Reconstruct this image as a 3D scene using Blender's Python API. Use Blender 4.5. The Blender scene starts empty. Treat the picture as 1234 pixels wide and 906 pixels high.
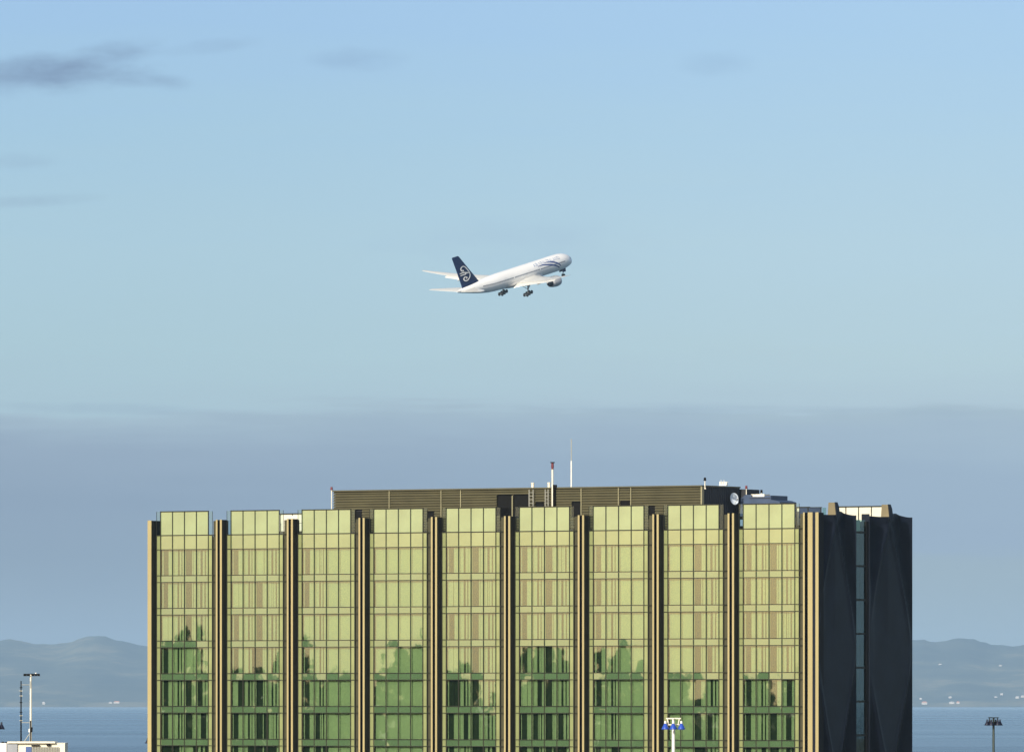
import bpy, bmesh, math, random
from mathutils import Vector, Matrix
random.seed(7)
R = math.radians
scene = bpy.context.scene
COL = scene.collection

# ------------------------------------------------------------------ camera constants
FPX = 10800.0            # focal length in photo pixels (a 315 mm lens)
CX, YH = 617.0, 846.0    # principal column, horizon row
HCAM = 16.0              # camera height above the ground

def srgb(r, g, b):
    f = lambda c: (c/255/12.92) if c/255 <= .04045 else ((c/255+.055)/1.055)**2.4
    return (f(r), f(g), f(b), 1)

# ------------------------------------------------------------------ helpers
def tag(o, label=None, cat=None, group=None, kind=None):
    if label: o['label'] = label
    if cat: o['category'] = cat
    if group: o['group'] = group
    if kind: o['kind'] = kind
    return o

def empty(name, loc=(0, 0, 0), rz=0.0, label=None, cat=None, group=None):
    o = bpy.data.objects.new(name, None)
    COL.objects.link(o)
    o.location = loc
    o.rotation_euler = (0, 0, rz)
    return tag(o, label, cat, group)

class MB:
    """collects shapes, builds ONE mesh object"""
    def __init__(self):
        self.v = []; self.f = []; self.m = []; self.s = []
    def add(self, vs, fs, mi=0, smooth=False):
        b = len(self.v)
        self.v += [tuple(p) for p in vs]
        for f in fs:
            self.f.append([b+i for i in f]); self.m.append(mi); self.s.append(smooth)
        return self
    def box(self, x0, x1, y0, y1, z0, z1, mi=0):
        vs = [(x0,y0,z0),(x1,y0,z0),(x1,y1,z0),(x0,y1,z0),(x0,y0,z1),(x1,y0,z1),(x1,y1,z1),(x0,y1,z1)]
        fs = [(0,3,2,1),(4,5,6,7),(0,1,5,4),(1,2,6,5),(2,3,7,6),(3,0,4,7)]
        return self.add(vs, fs, mi)
    def tube(self, p0, p1, r0, r1=None, n=10, mi=0, caps=True):
        r1 = r0 if r1 is None else r1
        p0 = Vector(p0); p1 = Vector(p1); d = (p1-p0).normalized()
        a = d.orthogonal().normalized(); b = d.cross(a)
        vs = []
        for p, r in ((p0, r0), (p1, r1)):
            for k in range(n):
                t = 2*math.pi*k/n
                vs.append(p + a*(r*math.cos(t)) + b*(r*math.sin(t)))
        fs = [(k, (k+1) % n, n+(k+1) % n, n+k) for k in range(n)]
        self.add(vs, fs, mi, True)
        if caps:
            self.add(vs[:n], [tuple(range(n))[::-1]], mi)
            self.add(vs[n:], [tuple(range(n))], mi)
        return self
    def loft(self, rings, mi=0, closed=True, caps=True, smooth=True):
        n = len(rings[0]); vs = [p for r in rings for p in r]; fs = []
        for i in range(len(rings)-1):
            for k in range(n if closed else n-1):
                k2 = (k+1) % n
                fs.append((i*n+k, i*n+k2, (i+1)*n+k2, (i+1)*n+k))
        self.add(vs, fs, mi, smooth)
        if caps:
            self.add(rings[0], [tuple(range(n))[::-1]], mi)
            self.add(rings[-1], [tuple(range(n))], mi)
        return self
    def lathe(self, prof, axis_o, axis_d, n=20, mi=0):
        """prof: (distance along axis, radius)"""
        o = Vector(axis_o); d = Vector(axis_d).normalized()
        a = d.orthogonal().normalized(); b = d.cross(a)
        rings = []
        for t, r in prof:
            rings.append([o+d*t+a*(r*math.cos(2*math.pi*k/n))+b*(r*math.sin(2*math.pi*k/n)) for k in range(n)])
        return self.loft(rings, mi, True, False)
    def mesh(self, name, mats):
        me = bpy.data.meshes.new(name)
        me.from_pydata(self.v, [], self.f)
        for m in mats: me.materials.append(m)
        me.polygons.foreach_set('material_index', self.m)
        me.polygons.foreach_set('use_smooth', self.s)
        me.update()
        return me
    def build(self, name, mats, parent=None, loc=None, fix=True):
        if not isinstance(mats, (list, tuple)): mats = [mats]
        me = self.mesh(name, mats)
        if fix:
            bm = bmesh.new(); bm.from_mesh(me)
            bmesh.ops.recalc_face_normals(bm, faces=bm.faces)
            bm.to_mesh(me); bm.free()
        o = bpy.data.objects.new(name, me); COL.objects.link(o)
        if parent: o.parent = parent
        if loc: o.location = loc
        return o

def link_copy(o, parent=None):
    c = o.copy(); COL.objects.link(c); c.parent = parent
    for ch in o.children: link_copy(ch, c)
    return c

# ------------------------------------------------------------------ materials
def mat(name):
    m = bpy.data.materials.new(name); m.use_nodes = True
    nt = m.node_tree; nt.nodes.clear()
    out = nt.nodes.new('ShaderNodeOutputMaterial')
    return m, nt, out
def N(nt, t, **kw):
    n = nt.nodes.new(t)
    for k, v in kw.items(): setattr(n, k, v)
    return n
def setin(n, d):
    for k, v in d.items(): n.inputs[k].default_value = v
    return n
def noise(nt, scale, detail=4, coord='Object', stretch=None, rough=.55):
    tc = N(nt, 'ShaderNodeTexCoord'); src = tc.outputs[coord]
    if stretch:
        mp = N(nt, 'ShaderNodeMapping'); mp.inputs['Scale'].default_value = stretch
        nt.links.new(src, mp.inputs[0]); src = mp.outputs[0]
    nz = N(nt, 'ShaderNodeTexNoise'); setin(nz, {'Scale': scale, 'Detail': detail, 'Roughness': rough})
    nt.links.new(src, nz.inputs['Vector'])
    return nz.outputs['Fac']
def ramp(nt, fac, stops):
    r = N(nt, 'ShaderNodeValToRGB'); e = r.color_ramp.elements
    while len(e) > 1: e.remove(e[-1])
    e[0].position, e[0].color = stops[0]
    for p, c in stops[1:]:
        x = e.new(p); x.color = c
    nt.links.new(fac, r.inputs[0])
    return r.outputs[0]
def M4(c, k=1.0): return (c[0]*k, c[1]*k, c[2]*k, 1)

def principled(name, c, rough=.5, metal=0.0, var=.15, scale=.8, stretch=None, spec=.5, bump=0.0, coat=0.0):
    """a weathered surface: base colour broken up by procedural noise"""
    m, nt, out = mat(name)
    b = N(nt, 'ShaderNodeBsdfPrincipled')
    setin(b, {'Roughness': rough, 'Metallic': metal, 'Specular IOR Level': spec, 'Coat Weight': coat})
    fac = noise(nt, scale, 5, stretch=stretch)
    nt.links.new(ramp(nt, fac, [(.3, M4(c, 1-var)), (.7, M4(c, 1+var))]), b.inputs['Base Color'])
    if bump:
        bp = N(nt, 'ShaderNodeBump'); setin(bp, {'Strength': bump, 'Distance': .05})
        nt.links.new(noise(nt, scale*6, 3, stretch=stretch), bp.inputs['Height'])
        nt.links.new(bp.outputs[0], b.inputs['Normal'])
    nt.links.new(b.outputs[0], out.inputs[0])
    return m

def pane_bump(nt):
    bp = N(nt, 'ShaderNodeBump'); setin(bp, {'Strength': 1.0, 'Distance': .0011})
    nt.links.new(noise(nt, .75, 1.5, stretch=(1, 1, .8)), bp.inputs['Height'])
    return bp.outputs[0]

def window_glass(name, tint, refl, fac):
    m, nt, out = mat(name)
    t = N(nt, 'ShaderNodeBsdfTransparent'); t.inputs[0].default_value = tint
    g = N(nt, 'ShaderNodeBsdfGlossy'); setin(g, {'Color': refl, 'Roughness': .014})
    nt.links.new(pane_bump(nt), g.inputs['Normal'])
    mx = N(nt, 'ShaderNodeMixShader'); mx.inputs[0].default_value = fac
    nt.links.new(t.outputs[0], mx.inputs[1]); nt.links.new(g.outputs[0], mx.inputs[2])
    nt.links.new(mx.outputs[0], out.inputs[0])
    return m
def backed_glass(name, c, refl, fac):
    """opaque, back-painted spandrel glass"""
    m, nt, out = mat(name)
    d = N(nt, 'ShaderNodeBsdfDiffuse')
    nt.links.new(ramp(nt, noise(nt, .35, 3), [(.3, M4(c, .86)), (.7, M4(c, 1.14))]), d.inputs[0])
    g = N(nt, 'ShaderNodeBsdfGlossy'); setin(g, {'Color': refl, 'Roughness': .014})
    nt.links.new(pane_bump(nt), g.inputs['Normal'])
    mx = N(nt, 'ShaderNodeMixShader'); mx.inputs[0].default_value = fac
    nt.links.new(d.outputs[0], mx.inputs[1]); nt.links.new(g.outputs[0], mx.inputs[2])
    nt.links.new(mx.outputs[0], out.inputs[0])
    return m

GOLD = (.97, .97, .70, 1)
m_glass   = window_glass('green_tinted_glass', (.58, .77, .58, 1), GOLD, .45)
m_clear   = window_glass('clear_glass', (.80, .92, .86, 1), (.9, 1, .95, 1), .12)
m_spand   = backed_glass('spandrel_glass', (.12, .215, .10), GOLD, .52)
m_band    = backed_glass('upper_band_glass', (.24, .29, .14), GOLD, .38)
m_crown   = backed_glass('crown_glass', (.25, .33, .18), GOLD, .36)
m_side    = backed_glass('narrow_side_glass', (.25, .28, .13), GOLD, .12)
m_crownin = principled('crown_inner_face', (.62, .60, .50), .4, var=.06)
m_mull    = principled('dark_bronze_mullion', (.016, .017, .009), .5, var=.2, spec=.3)
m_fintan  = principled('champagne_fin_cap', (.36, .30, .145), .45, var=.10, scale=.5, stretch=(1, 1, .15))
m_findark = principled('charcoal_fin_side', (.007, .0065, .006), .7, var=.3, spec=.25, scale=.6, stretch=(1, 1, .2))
m_pilaster= principled('olive_bronze_cladding', (.040, .038, .014), .5, var=.15, scale=.5, stretch=(1, 1, .2))
m_precast = principled('black_precast_concrete', (.006, .009, .018), .45, var=.35, scale=.35, bump=.2, spec=.20)
m_uptan   = principled('tan_precast_end', (.18, .15, .085), .8, var=.15)
m_core    = principled('room_wall_brown', (.055, .052, .035), .9, var=.3, scale=.5)  # dark base colour carries the shade inside the rooms
m_roof    = principled('roof_membrane', (.22, .22, .20), .9, var=.2)
m_curt    = principled('cream_curtain', (.78, .73, .58), .9, var=.04, scale=3)
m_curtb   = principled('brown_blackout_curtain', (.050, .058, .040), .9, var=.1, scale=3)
m_louvre  = principled('olive_bronze_louvre', (.075, .068, .034), .5, var=.2, scale=.4)
m_post    = principled('pale_bronze_post', (.26, .24, .14), .5)
m_plant   = principled('dark_navy_cladding', (.014, .016, .024), .6, var=.2, stretch=(1, 1, 6))
m_bluegrey= principled('blue_grey_metal', (.035, .06, .12), .5, var=.2)
m_steel   = principled('galvanised_steel', (.34, .34, .30), .4, var=.12)
m_white   = principled('white_paint', (.78, .77, .73), .45, var=.06)
m_cream   = principled('cream_paint', (.74, .70, .58), .5, var=.06)
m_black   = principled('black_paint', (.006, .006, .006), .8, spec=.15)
m_red     = principled('red_lens', (.13, .012, .02), .3)
m_dish    = principled('grey_dish', (.72, .80, .90), .5, var=.06)
m_blue    = principled('blue_enamel', (.02, .07, .42), .35, var=.1)
m_blueshadow= principled('blue_enamel_in_shadow', (.003, .004, .022), .5, var=.2)  # lamp blue darkened in its colour as if in shadow
m_poleshadow = principled('pole_paint_in_shadow', (.03, .045, .04), .5)  # pole paint with shadow put into its colour

# ------------------------------------------------------------------ the hotel
TH = R(30.8); CT, ST = math.cos(TH), math.sin(TH)
XC, YC = 30.67, 900.0                    # its right front corner
bld = empty('office_tower', (XC, YC, 0), -TH,
            'long block of green gold glass bays between black and tan fins', 'building')
def lx(px, y):
    """photo column -> metres along the facade, for a plane y metres behind the glass"""
    p = (px-CX)/FPX
    return (p*(YC+y*CT) - XC - y*ST)/(CT + p*ST)
def dep(x, y): return YC - x*ST + y*CT
def lz(py, x, y): return HCAM + (YH-py)*dep(x, y)/FPX
def toworld(x, y, z=0):
    return Vector((XC + x*CT + y*ST, YC - x*ST + y*CT, z))
Z = lambda rel: rel + HCAM

PITCH, NB, BW, SW = 8.76, 9, 7.01, .53
PW = (BW-2*SW)/4
bay_x = [-(9.06 + PITCH*(NB-1-i)) for i in range(NB)]
WT = [Z(16.0-3.418*k) for k in range(8)]         # window heads
WH, SPH = 2.72, .70
CROWN0, CROWN1, BAND0 = Z(17.49), Z(20.0), Z(16.0)
FIN1 = Z(19.06)
XE = .68                                          # end wall plane

# body, roof
MB().box(-79.7, -.5, 1.05, 18.0, 0, Z(17.0)).build('core_wall', m_core, bld)
MB().box(-79.6, -.40, .25, 18.2, Z(17.004), Z(17.3)).build('roof_deck', m_roof, bld)
# podium under the lowest windows
MB().box(-79.7, .36, .10, 1.04, 0, WT[7]-WH).build('base_wall', m_pilaster, bld)

cols = [(0, SW)] + [(SW+k*PW, SW+(k+1)*PW) for k in range(4)] + [(BW-SW, BW)]

def pane_row(mb, x0, z0, z1, rnd, mi_main=0, mi_side=0, tv=.0008, th=.0012, sub=1):
    """one storey of panes, each panel set a hair out of plane as real glazing is"""
    for j, (a, b) in enumerate(cols):
        ty = rnd.gauss(0, tv); tx = rnd.gauss(0, th); g = .012
        vs = []
        for (xx, zz) in ((a+g, z0+g), (b-g, z0+g), (b-g, z1-g), (a+g, z1-g)):
            yy = (zz-(z0+z1)/2)*ty + (xx-(a+b)/2)*tx
            vs.append((x0+xx, yy, zz))
        mb.add(vs, [(0, 1, 2, 3)], mi_side if j in (0, 5) else mi_main)

def bars(mb, x0, zs, vx, z0, z1, w=.042, ext=.45):
    for z in zs: mb.box(x0-.02, x0+BW+ext, -.07, .03, z-w*.85, z+w*.85)
    for x in vx: mb.box(x0+x-w, x0+x+w, -.064, .026, z0+.012, z1-.012)

VX = [.03, SW, SW+PW, SW+2*PW, SW+3*PW, SW+4*PW, BW-.03]
P = {0: [(0, .10, 0), (.10, .47, 1), (.50, 1.0, 0)],
     1: [(0, .30, 0), (.335, .41, 1), (.445, .58, 0), (.585, .64, 1), (.66, 1.0, 0)],
     2: [(0, .50, 1), (.50, .60, 0), (.63, 1.0, 0)],
     3: [(0, .22, 0), (.255, .36, 1), (.39, .56, 0), (.585, .63, 1), (.66, 1.0, 0)]}
plainset = {2: (2, 3), 3: (0, 1, 2, 3), 6: (2, 3), 7: (0, 1)}
def curtain_mb(i, rnd, k=0):
    dim_share = (0, 0, 0, .04, .08, .18, .55, .8)[k]  # share of strips turned dark, imitating the dimmer look of lower floors
    mb = MB()
    def strip(xa, xb, mi, y):
        n = max(2, int((xb-xa)/.055)); rows = []
        for k in range(n+1):
            x = xa+(xb-xa)*k/n
            rows.append((x, y + (.007*math.sin(k*1.9+xa*7) if mi == 0 else .01*math.sin(k*1.5))))
        z0, z1 = 0.03, WH-.03
        for k in range(n):
            (xa_, ya_), (xb_, yb_) = rows[k], rows[k+1]
            mb.add([(xa_, ya_, z0), (xb_, yb_, z0), (xb_, yb_, z1), (xa_, ya_, z1)], [(0, 1, 2, 3)], mi)
    for c in range(4):
        xo = SW + c*PW
        if c in plainset.get(i, ()):
            mb.add([(xo, .34, .03), (xo+PW-.03, .34, .03), (xo+PW-.03, .34, WH-.03), (xo, .34, WH-.03)], [(0, 1, 2, 3)], 0)
            continue
        j = rnd.uniform(-.025, .025)
        for (a, b, mi) in P[c]:
            a2 = max(0, a+j+rnd.uniform(-.015, .015)) if a > 0 else 0
            b2 = min(1, b+j+rnd.uniform(-.015, .015)) if b < 1 else 1
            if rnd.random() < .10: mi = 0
            elif rnd.random() < dim_share: mi = 1
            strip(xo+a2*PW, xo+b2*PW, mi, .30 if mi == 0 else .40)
    return mb

frame_mb = MB(); bars(frame_mb, 0, [.0, WH], VX, 0, WH)
frame_me = None
spf_mb = MB()
spf_mb.box(0, BW, .02, .06, .03, .09)
for x in VX: spf_mb.box(x-.042, x+.042, -.064, .026, .06, SPH-.06)
spf_me = None
for i, bx in enumerate(bay_x):
    rnd = random.Random(100+i)
    for k, zt in enumerate(WT):
        # window: glass pane sheet > frame, curtain
        mb = MB(); pane_row(mb, 0, 0, WH, rnd, 0, 1)
        w = mb.build('window', [m_glass, m_side], bld, (bx, 0, zt-WH), fix=False)
        if frame_me is None:
            f = frame_mb.build('frame', m_mull, w); frame_me = f.data
        else:
            f = bpy.data.objects.new('frame', frame_me); COL.objects.link(f); f.parent = w
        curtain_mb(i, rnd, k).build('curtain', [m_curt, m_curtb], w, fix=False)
        # spandrel below
        if k < 7:
            mb = MB(); pane_row(mb, 0, 0, SPH, rnd, 0, 1, tv=.0009)
            s = mb.build('spandrel_panel', [m_spand, m_side], bld, (bx, 0, zt-WH-SPH), fix=False)
            if spf_me is None:
                f = spf_mb.build('frame', m_mull, s); spf_me = f.data
            else:
                f = bpy.data.objects.new('frame', spf_me); COL.objects.link(f); f.parent = s
    # upper band and the glass crown that stands above the roof
    mb = MB(); pane_row(mb, 0, 0, CROWN0-BAND0, rnd, 0, 1)
    s = mb.build('upper_panel', [m_band, m_side], bld, (bx, 0, BAND0), fix=False)
    f = MB()
    for x in VX: f.box(x-.042, x+.042, -.064, .026, .06, CROWN0-BAND0-.06)
    f.box(0, BW, .02, .06, .03, .09)
    f.build('frame', m_mull, s)
    mb = MB(); pane_row(mb, 0, 0, CROWN1-CROWN0, rnd, 0, 1, tv=.0004)
    s = mb.build('parapet_glass', [m_crown, m_clear], bld, (bx, 0, CROWN0), fix=False)
    f = MB()
    H = CROWN1-CROWN0
    f.box(-.02, BW+.45, -.07, .03, -.047, .047)
    f.box(SW-.05, BW-SW+.05, -.07, .03, H-.07, H+.03)
    for x in VX[1:6]: f.box(x-.04, x+.04, -.064, .026, .05, H-.075)
    f.box(.0, .04, -.03, .0, .05, H-.02); f.box(BW-.04, BW, -.03, .0, .05, H-.02)
    f.build('frame', m_mull, s)
    MB().box(SW+.02, BW-SW-.02, .05, .09, .05, H-.04).build('back_panel', m_crownin, s)
    # gap to the right of the bay: recessed cladding and two projecting fins (the last gap has three)
    g0 = bx+BW
    g1 = (bx+PITCH) if i < NB-1 else .30
    MB().box(g0+.02, g1, .10, .30, 0, FIN1-.10).build('pilaster', m_pilaster, bld)
    fins = [(1.02, 1.22), (1.53, 1.752)] if i < NB-1 else [(.945, 1.14), (1.495, 2.03), (2.37, 2.715)]
    for (a, b) in fins:
        fo = MB().box(g0+a+.01, g0+b-.004, -.95, .098, 0, FIN1-.02).build('fin', m_findark, bld)
        MB().box(g0+a, g0+b, -1.0, -.948, 0, FIN1).build('edge_cap', m_fintan, fo)
# leftmost fin
a = bay_x[0]-.47
fo = MB().box(a+.02, a+.455, -.95, 1.0, 0, FIN1-.02).build('fin', m_findark, bld)
MB().box(a, a+.465, -1.0, -.948, 0, FIN1).build('edge_cap', m_fintan, fo)
# rear crowns
for i, bx in enumerate(bay_x):
    mb = MB()
    H = CROWN1-Z(17.3)
    o = MB().box(SW, BW-SW, -.04, .04, 0, H).build('parapet_glass', m_crownin, bld, (bx, 18.9, Z(17.3)))
    f = MB()
    f.box(SW-.05, BW-SW+.05, -.1, .06, H, H+.12)
    for x in VX[1:6]: f.box(x-.05, x+.05, -.09, -.042, .0, H)
    f.build('frame', m_mull, o)
    MB().box(0, SW-.06, -.01, .01, 0, H).box(BW-SW+.06, BW, -.01, .01, 0, H).build('side_pane', m_clear, o)
MB().box(-79.7, -.5, 18.21, 18.7, 0, Z(18.2)).build('rear_wall', m_core, bld)

# end wall: two folded precast sheets either side of a glazed slot
def top_wave(s):
    return .30*math.exp(-((s-.72)/.16)**2) - .10*math.exp(-((s-.97)/.08)**2) + .12*math.exp(-((s-.0)/.1)**2) - .12*math.exp(-((s-.4)/.2)**2)
def precast(y0, y1):
    mb = MB(); ny, nz = 44, 120; W = y1-y0
    grid = []
    zt = FIN1-.1
    for j in range(nz+1):
        row = []
        for i in range(ny+1):
            s = i/ny; t = j/nz
            zz = t*(zt + top_wave(s))
            rel = zz-HCAM
            # diamond folds
            def q_at(sc, zc): return (abs(s-sc)/.52)**1.05 + (abs(rel-zc)/13.0)**1.2
            q = min(q_at(.46, 5.4), q_at(.46, 5.4-25.2), q_at(.46, 5.4+25.2))
            off = -1.05*(1-math.exp(-2.6*max(0, q-1.0)))
            # rounded ridge rising along the diamond's upper right edge
            ridge = math.exp(-((q-1.0)/.06)**2)*.13
            # soft billow near the top
            bil = .38*math.sin((s-.42)*2*math.pi)*max(0, (rel-4)/15)
            row.append((XE+(off+ridge+min(0, bil))*min(1, 7*s, 7*(1-s))-.02, y0+s*W, zz))
        grid.append(row)
    n = ny+1
    vs = [p for r in grid for p in r]
    fs = [(j*n+i, j*n+i+1, (j+1)*n+i+1, (j+1)*n+i) for j in range(nz) for i in range(ny)]
    mb.add(vs, fs, 0, True)
    # back face and top lip
    back = [(XE-.95, p[1], p[2]) for p in grid[-1]]
    mb.add(grid[-1]+back, [(i, i+1, n+i+1, n+i) for i in range(ny)])
    back0 = [(XE-.95, p[1], p[2]) for p in grid[0]]
    mb.add(back+back0, [(i, i+1, n+i+1, n+i) for i in range(ny)])
    for e in (0, ny):
        edge = [r[e] for r in grid]; be = [(XE-.95, p[1], p[2]) for p in edge]; m_ = len(edge)
        mb.add(edge+be, [(i, i+1, m_+i+1, m_+i) for i in range(m_-1)])
    o = mb.build('precast_panel', m_precast, bld)
    for p in o.data.polygons: pass
    return o
for (y0, y1, uy) in ((-.94, 6.95, 2.7), (9.75, 18.9, 13.95)):
    o = precast(y0, y1)
    u = MB(); zt = FIN1+.0
    ring = lambda z, a, b, d0, d1: [(a, d0, z), (b, d0, z), (b, d1, z), (a, d1, z)]
    a0, a1, b0, b1 = XE-1.0, XE-.02, XE-.90, XE-.20
    u.loft([ring(zt-.5, a0, a1, uy, uy+.6), ring(zt+1.05, b0, b1, uy, uy+.45)], smooth=False)
    # dark sheet on the tan upstand's outer flank, drawn in place of its shade
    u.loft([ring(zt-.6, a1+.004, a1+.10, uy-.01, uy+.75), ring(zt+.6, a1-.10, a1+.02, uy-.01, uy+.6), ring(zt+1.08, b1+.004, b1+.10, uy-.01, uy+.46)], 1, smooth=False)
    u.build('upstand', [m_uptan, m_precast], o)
# glazed slot
fr = MB()
for k in range(9):
    zt = WT[0]+1.9-3.418*k if k else FIN1-.55
    zb = WT[0]+1.9-3.418*(k+1)
    if zb < 1: break
    if k == 0: zb = WT[0]+1.2
    else: zt = WT[0]+1.2-3.418*(k-1); zb = zt-3.418
    mb = MB(); ty = random.gauss(0, .004)
    mb.add([(.42, 7.1, zb+.06), (.42+ty, 9.25, zb+.06), (.42+ty, 9.25, zt-.06), (.42, 7.1, zt-.06)], [(0, 1, 2, 3)])
    o = mb.build('slot_window', None or window_glass('slot_glass', (.40, .62, .58, 1), (.75, .95, .95, 1), .20) if k == 0 else bpy.data.materials['slot_glass'], bld, fix=False)
    MB().box(.37, .50, 7.0, 9.24, zb-.11, zb+.10).build('frame', m_mull, o)
    c = MB()
    c.box(.362, .366, 7.2, 8.3 if k == 0 else 7.4, zb+.1, zt-.1)  # wide top strip stands in for the sunlit crown seen through
    c.build('curtain', m_curt, o)
MB().box(-.2, .56, 9.25, 9.74, 0, FIN1-.75).build('slot_jamb', m_findark, bld)

# roof plant room with louvred screens
PX0, PX1, PY0, PY1 = lx(401, 5), lx(845.9, 5), 5.0, 12.85
PZ1 = Z(22.0)
plant = MB().box(PX0+.1, PX1-.012, PY0+.35, PY1, Z(17.3), PZ1-.05).build('plant_room', m_plant, bld)
cap = MB().box(PX0, PX1+.05, PY0-.12, PY1+.1, PZ1-.045, PZ1+.1).build('roof_edge', m_louvre, plant)
openings = [(598.2, 616.8, 622, 596), (618.2, 637.5, 622, 596), (645, 655.5, 613, 605.5), (688.5, 699.5, 624, 604.5),
            (747, 759, 613, 604.2), (427.4, 436, 628, 616), (514, 523, 628, 615), (781, 789, 624, 611), (602, 618, 628, 612)]
ops = [(lx(a, PY0), lx(b, PY0), lz(c, lx(a, PY0), PY0), lz(d, lx(a, PY0), PY0)) for a, b, c, d in openings]
sl = MB(); zz = Z(17.45)
while zz < PZ1-.12:
    segs = [(PX0+.05, PX1-.02)]
    for (a, b, c, d) in ops:
        if c-.1 < zz < d:
            ns = []
            for (p, q) in segs:
                if a >= q or b <= p: ns.append((p, q)); continue
                if a > p: ns.append((p, a))
                if b < q: ns.append((b, q))
            segs = ns
    for (p, q) in segs:
        sl.add([(p, PY0+.16, zz+.19), (q, PY0+.16, zz+.19), (q, PY0, zz), (p, PY0, zz),
                (p, PY0+.16, zz+.155), (q, PY0+.16, zz+.155), (q, PY0, zz-.05), (p, PY0, zz-.05)],
               [(0, 1, 2, 3), (4, 7, 6, 5), (3, 2, 6, 7), (0, 4, 5, 1)])
    zz += .27
sl.build('louvre', m_louvre, plant)
for px in (469.3, 531.8, 555.4, 700.6, 745.5, 760.5):
    x = lx(px, PY0); MB().box(x-.045, x+.045, PY0-.07, PY0-.012, Z(17.3), PZ1-.05).build('post', m_post, plant)
x = lx(845, PY0); MB().box(x-.02, x+.14, PY0-.08, PY0+.34, Z(17.3), PZ1-.05).build('corner_post', m_post, plant)
x = lx(617.5, PY0); MB().box(x-.05, x+.05, PY0-.06, PY0+.02, Z(17.3), Z(21.3)).build('post', m_post, plant)
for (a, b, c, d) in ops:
    MB().box(a, b, PY0+.24, PY0+.34, c, d).build('opening_shade', m_black, plant)  # black sheet stands in for the shade inside each opening
# ribbed cladding on the shaded end of the plant room
rb = MB()
for k in range(18): rb.box(PX1-.010, PX1+.03, PY0+.4+k*.40, PY0+.4+k*.40+.2, Z(17.3), PZ1-.06)
rb.build('side_cladding', m_plant, plant)
# ladder and its cage rails
ld = MB()
for px in (638.6, 643.4, 658, 661.5):
    x = lx(px, 4.8); ld.box(x-.035, x+.035, 4.62, 4.72, Z(17.3), PZ1-.1)
for k in range(12):
    z = Z(17.6)+k*.36
    xa, xb = lx(638.6, 4.8), lx(643.4, 4.8); ld.box(xa, xb, 4.65, 4.69, z, z+.04)
    xa, xb = lx(658, 4.8), lx(661.5, 4.8); ld.box(xa, xb, 4.65, 4.69, z, z+.04)
ld.build('ladder', m_steel, plant)
# stepped dark penthouses to the right of the plant room
def bp(name, pxa, pxb, ytop, ybot, y, d, m, par=bld):
    xa, xb = lx(pxa, y), lx(pxb, y)
    return MB().box(xa, xb, y, y+d, lz(ybot, xb, y), lz(ytop, xb, y)).build(name, m, par)
pent = bp('penthouse', 876, 898, 589.3, 625, 13.2, 3.0, m_plant)
step = MB()
y = 12.0
pts = [(892, 622), (892, 601), (898.5, 595.8), (905.2, 596), (905.2, 598.3), (921, 598.3), (921, 597), (929, 596.8), (929, 602), (934, 602.6), (939.8, 604.6), (939.8, 622)]
ring0 = [(lx(px, y), y, lz(py, lx(px, y), y)) for px, py in pts]
ring1 = [(p[0], y+3.5, p[2]) for p in ring0]
step.loft([ring0, ring1], smooth=False)
step.build('stepped_housing', m_bluegrey, bld)
bp('duct', 905, 921, 595.2, 598.2, 12.3, 1.2, m_cream)
bp('grey_ledge', 903, 928, 599.5, 600.3, 11.95, .04, m_plant)
# dark glass panel standing in for the rear crown right of the last bay
xa, xb = lx(963, 6.0), lx(990, 6.0)
dark_pn = MB().box(xa, xb, 5.98, 6.02, lz(624, xb, 6), lz(611.4, xb, 6)).build('dark_crown_panel', principled('dark_panel_glass', (.035, .055, .10), .25), bld)
gf = MB().box(xa, xb+.04, 5.94, 6.06, lz(611.4, xb, 6), lz(610.7, xb, 6))
for px in (974, 989.6):
    x = lx(px, 6); gf.box(x-.05, x+.05, 5.93, 5.975, lz(624, x, 6), lz(611.5, x, 6))
gf.build('frame', m_mull, dark_pn)
xa, xb = lx(991, 6.0), lx(995.5, 6.0)
MB().box(xa, xb, 5.99, 6.01, lz(624, xb, 6), lz(611.5, xb, 6)).build('side_pane', m_clear, dark_pn)
# pale box standing in for the lit rear crown behind the second gap
bp('rear_crown_box', 338.5, 366, 620.8, 630, 3.2, 2.0, m_cream)

# ------------------------------------------------------------------ things on the roof
def roof_thing(name, label, cat, px, y, z, group=None):
    return empty(name, toworld(lx(px, y), y, z), -TH, label, cat, group)
zr = PZ1+.10
t = roof_thing('signal_mast', 'thick white roof mast topped with a red lamp', 'mast', 665.8, 4.75, Z(17.3))
h = (YH-556)*dep(lx(665.8, 4.75), 4.75)/FPX + HCAM - Z(17.3)
MB().tube((0, -.0, 0), (0, 0, h-.8), .10).build('pole', m_cream, t)
MB().box(.10, .28, -.10, .15, 0, 5.0).box(.10, .45, -.1, .15, 4.75, 5.05).build('cable_duct', m_black, t)
MB().tube((0, 0, h-.8), (0, 0, h-.62), .12).tube((0, 0, h-.62), (0, 0, h-.15), .15, .13).build('red_lamp', m_red, t)
MB().box(-.17, .17, -.17, .17, h-.15, h-.05).build('lamp_cap', m_black, t)
t = roof_thing('whip_antenna', 'tall thin pale whip antenna standing on the plant room', 'antenna', 688.5, 6.0, zr)
h = (YH-529)*dep(lx(688.5, 6), 6)/FPX + HCAM - zr
MB().tube((0, 0, 0), (0, 0, h*.55), .075).build('lower_tube', m_white, t)
MB().tube((0, 0, h*.55), (0, 0, h), .045).build('upper_tube', m_steel, t)
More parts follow.
